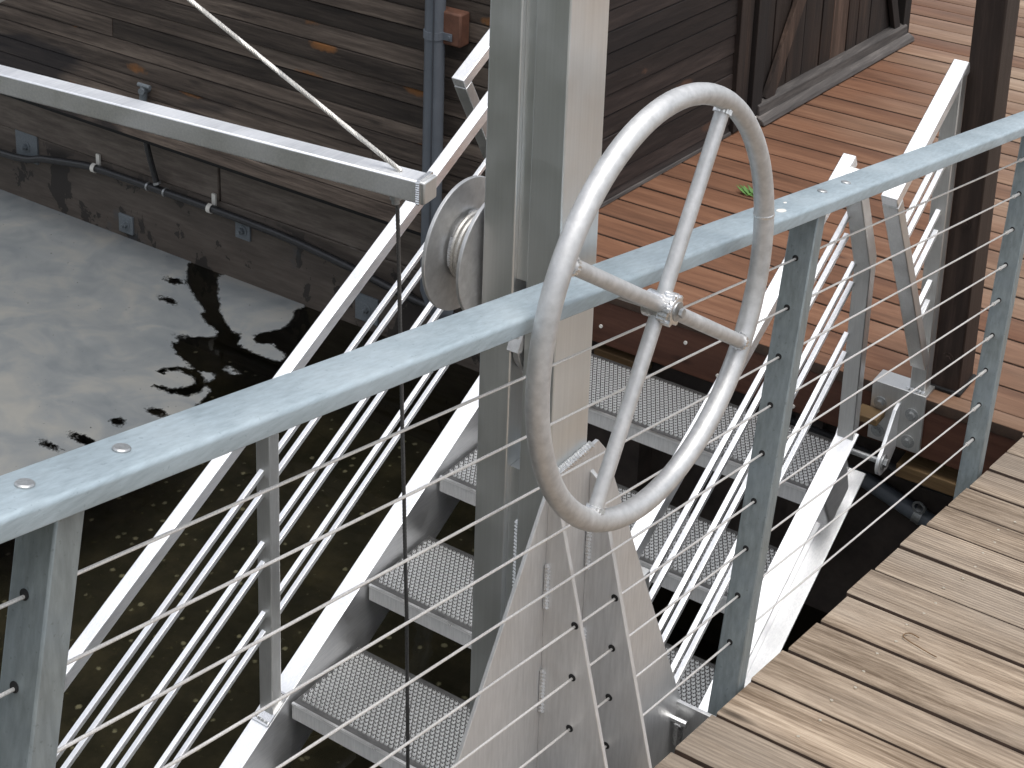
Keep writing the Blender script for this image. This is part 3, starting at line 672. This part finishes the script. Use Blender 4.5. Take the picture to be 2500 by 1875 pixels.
MB().box((1.42, .94, 1.16), (2.30, 1.002, 1.30)).build('mount_beam', M['plate'], hc)
# hand wheel
WC = V(1.857, .9645, 2.474); R_ = .2935
def wp(ang, r, dy=0):
    c_, s_ = r*math.cos(rad(ang)), r*math.sin(rad(ang)); return WC + V(c_, dy-.028*c_+.0156*s_, s_)
wheel = MB().tube([wp(i*3.75, R_) for i in range(96)], .0152, 20, closed=True).build('hand_wheel', M['alum_tube'], hc)
for a_, dy in ((58.3, .002), (146.7, -.003)):
    MB().tube([wp(a_, -R_+.005, dy), wp(a_, R_-.005, dy)], .0106, 18).build('spoke', M['alum_tube'], wheel)
MB().tube([WC+V(0, -.024, 0), WC+V(0, -.023, 0), WC+V(0, .022, 0)], [.0165, .0185, .0185], 24).build('hub', M['weld'], wheel)
mb = MB(); mb.tube([WC+V(0, -.0235, 0), WC+V(0, -.026, 0)], .0135, 20); hexbolt(mb, WC+V(0, -.026, 0), (0, -1, 0), .0068, .005, False); mb.build('hub_bolt', M['bolt'], wheel)
for a_, dy in ((58.3, .002), (146.7, -.003), (238.3, .002), (326.7, -.003)):
    mb = MB(); c0 = wp(a_, R_-.0155, dy); ax = (wp(a_, 1)-WC).normalized(); s1 = ax.cross(Y)
    for j in range(14):
        t = j*2*math.pi/14; q = c0 + (s1*math.cos(t)+Y*math.sin(t))*.0110; mb.tube([q-ax*.003, q+ax*.004], .0028, 6)
    mb.build('wheel_weld', M['weld'], wheel)
mb = MB()
for j in range(18):
    t = j*2*math.pi/18; q = WC + V(.0190*math.cos(t), -.013+.003*math.sin(j*2.1), .0190*math.sin(t)); mb.tube([q-Y*.007, q+Y*.007], .0042, 6)
mb.build('hub_weld', M['weld'], wheel)
mb = MB(); c0 = wp(6, R_); ax = V(-math.sin(rad(6)), 0, math.cos(rad(6)))
mb.tube([c0-ax*.0025, c0-ax*.0008, c0+ax*.001, c0+ax*.0025], [.0152, .0160, .0160, .0152], 20); mb.build('joint_weld', M['weld'], wheel)
MB().tube([wp(38, R_+.012, .004), wp(38, R_+.022, .007)], .0056, 14).build('plug', M['white_plug'], wheel)
MB().tube([WC+V(0, .025, -.001), V(1.857, 1.31, 2.472)], .0085, 16).build('axle', M['alum_tube'], hc)
DC = V(1.857, 0, 2.470)
def disc(y_, r, t_): return MB().tube([DC+V(0, y_, 0), DC+V(0, y_+t_, 0)], r, 64)
dm = disc(1.230, .098, .006).build('drum', M['alum_tube'], hc, bevel=.001)
disc(1.288, .100, .006).build('flange', M['alum_tube'], dm, bevel=.001)
disc(1.236, .043, .052).build('core', M['alum_tube'], dm)
mb = MB()
for i in range(5):
    yy = 1.2415+.0085*i; mb.tube([DC+V(.048*math.cos(t), yy+.0075*t/6.283, .048*math.sin(t)) for t in [j*math.pi/24 for j in range(49)]], .0045, 8)
mb.build('wound_rope', M['rope'], dm)
for a0 in (40, 150, 250):
    mb = MB()
    for j in range(14):
        t = rad(a0+j*3.6); q = DC+V(.0475*math.cos(t), 1.2865, .0475*math.sin(t)); mb.tube([q-Y*.003, q-Y*.008+Z*.001], .0055, 6)
    mb.build('flange_weld', M['weld'], dm)

# ------------------------------------------------------------------ spreader bar and its ropes
sp = thing('spreader_bar', (2.02, 2.14, 2.406), 'white aluminium spreader bar hung from two ropes over the stairs', 'spreader bar')
SD = V(-.0996, .995, 0); S0 = V(2.090, 1.535, 2.404); SL = 1.21
MB().bar(S0, S0+SD*SL, .040, .041, side=Z).build('beam', M['alum'], sp, bevel=.003)
mb = MB(); mb.bar(S0-SD*.012, S0+SD*.001, .0405, .0415, side=Z); mb.build('end_cap', M['alum_post'], sp, bevel=.003)
mb = MB()
sx = SD.cross(Z)
for j in range(10):
    for q in (sx*-.0215+Z*(-.018+.004*j), sx*(-.018+.004*j)+Z*.0215): mb.tube([S0+q-SD*.004, S0+q+SD*.003], .0028, 6)
mb.build('cap_weld', M['weld'], sp)
mb = MB(); c0 = S0+SD*.055; mb.tube([c0-Z*.021, c0-Z*.032], .010, 12); mb.tube([c0-Z*.03, c0-Z*.04], .007, 12); mb.build('thimble', M['bolt'], sp)
AP = V(2.03, 2.168, 2.722)
def rope(pts, r, mat, lab, grp=None):
    """twisted wire rope: six strands round the line"""
    pts = [Vector(q) for q in pts]; L_ = sum((pts[i+1]-pts[i]).length for i in range(len(pts)-1)); mb = MB(); n_ = int(L_/.004)+2
    line = []
    for i in range(n_):
        s_ = L_*i/(n_-1); j = 0
        while j < len(pts)-2 and s_ > (pts[j+1]-pts[j]).length: s_ -= (pts[j+1]-pts[j]).length; j += 1
        line.append(pts[j] + (pts[j+1]-pts[j]).normalized()*s_)
    d_ = (pts[1]-pts[0]).normalized(); u_ = d_.cross(X if abs(d_.x) < .8 else Y).normalized(); w_ = d_.cross(u_)
    for k_ in range(6):
        mb.tube([q + (u_*math.cos(i*.004/.045*2*math.pi+k_*math.pi/3)+w_*math.sin(i*.004/.045*2*math.pi+k_*math.pi/3))*r*.62 for i, q in enumerate(line)], r*.42, 5)
    return tag(mb.build('wire_rope', mat), lab, 'rope', 'wire ropes of the stair hoist')
rope([S0+SD*.045+Z*.021, AP], .0042, M['rope'], 'pale wire rope rising leftwards from the right end of the spreader bar')
rope([S0+SD*(SL-.05)+Z*.021, AP], .0042, M['rope'], 'pale wire rope to the far end of the spreader bar, in the picture corner')
rope([AP, V(1.99, 2.17, 4.2)], .0042, M['rope'], 'wire rope from the jib arm down to the two ropes of the spreader bar')
rope([S0+SD*.052-Z*.03, V(2.100, 1.565, 1.55), V(2.14, 1.557, .05), V(2.16, 1.556, -.12)], .0036, M['rope_dark'], 'dark wire rope hanging down across the stairs from the spreader bar end')
rope([S0+SD*(SL-.05)-Z*.02, V(2.10, 2.69, .1), V(2.12, 2.69, -.12)], .0036, M['rope_dark'], 'dark wire rope hanging from the far end of the spreader bar')

# ------------------------------------------------------------------ litter
lf = MB()
for j in range(14):
    t = random.uniform(-1.2, 1.2)+math.pi; L_ = random.uniform(.03, .06); b0 = V(5.345+random.uniform(-.02, .02), 2.43+random.uniform(-.02, .02), D2+.004)
    tip = b0 + V(-math.cos(t)*L_*.6, -math.sin(t)*L_+.02, random.uniform(.005, .02)); s_ = (tip-b0).cross(Z).normalized()*.006
    lf.prism([(0, 0), (.5, 1), (1, 0), (.5, -1)], b0, tip-b0, s_, V(0, 0, .0012))
tag(lf.build('leaf_sprig', M['leaf']), 'small green leaf sprig lying on the red deck behind the wheel', 'leaf')
def needle(ur, y, pts, mat, lab):
    q = [RP(ur+a_, y+b_, RAMP_N+.0045) for a_, b_ in pts]; tag(MB().tube(smooth(q, 4), .0012, 6).build('dry_twig', mat), lab, 'twig', 'dry twigs on the ramp boards')
needle(3.075, .83, [(.028, .0), (.032, .018), (.018, .026), (.004, .018), (-.012, -.03), (-.016, -.05)], M['needle'], 'curled brown dry twig lying on the ramp boards near the edge')
needle(2.72, .47, [(-.012, .012), (.0, .008), (.014, -.02), (.016, -.04)], M['needle_y'], 'short yellow dry twig lying on a ramp board by the picture edge')
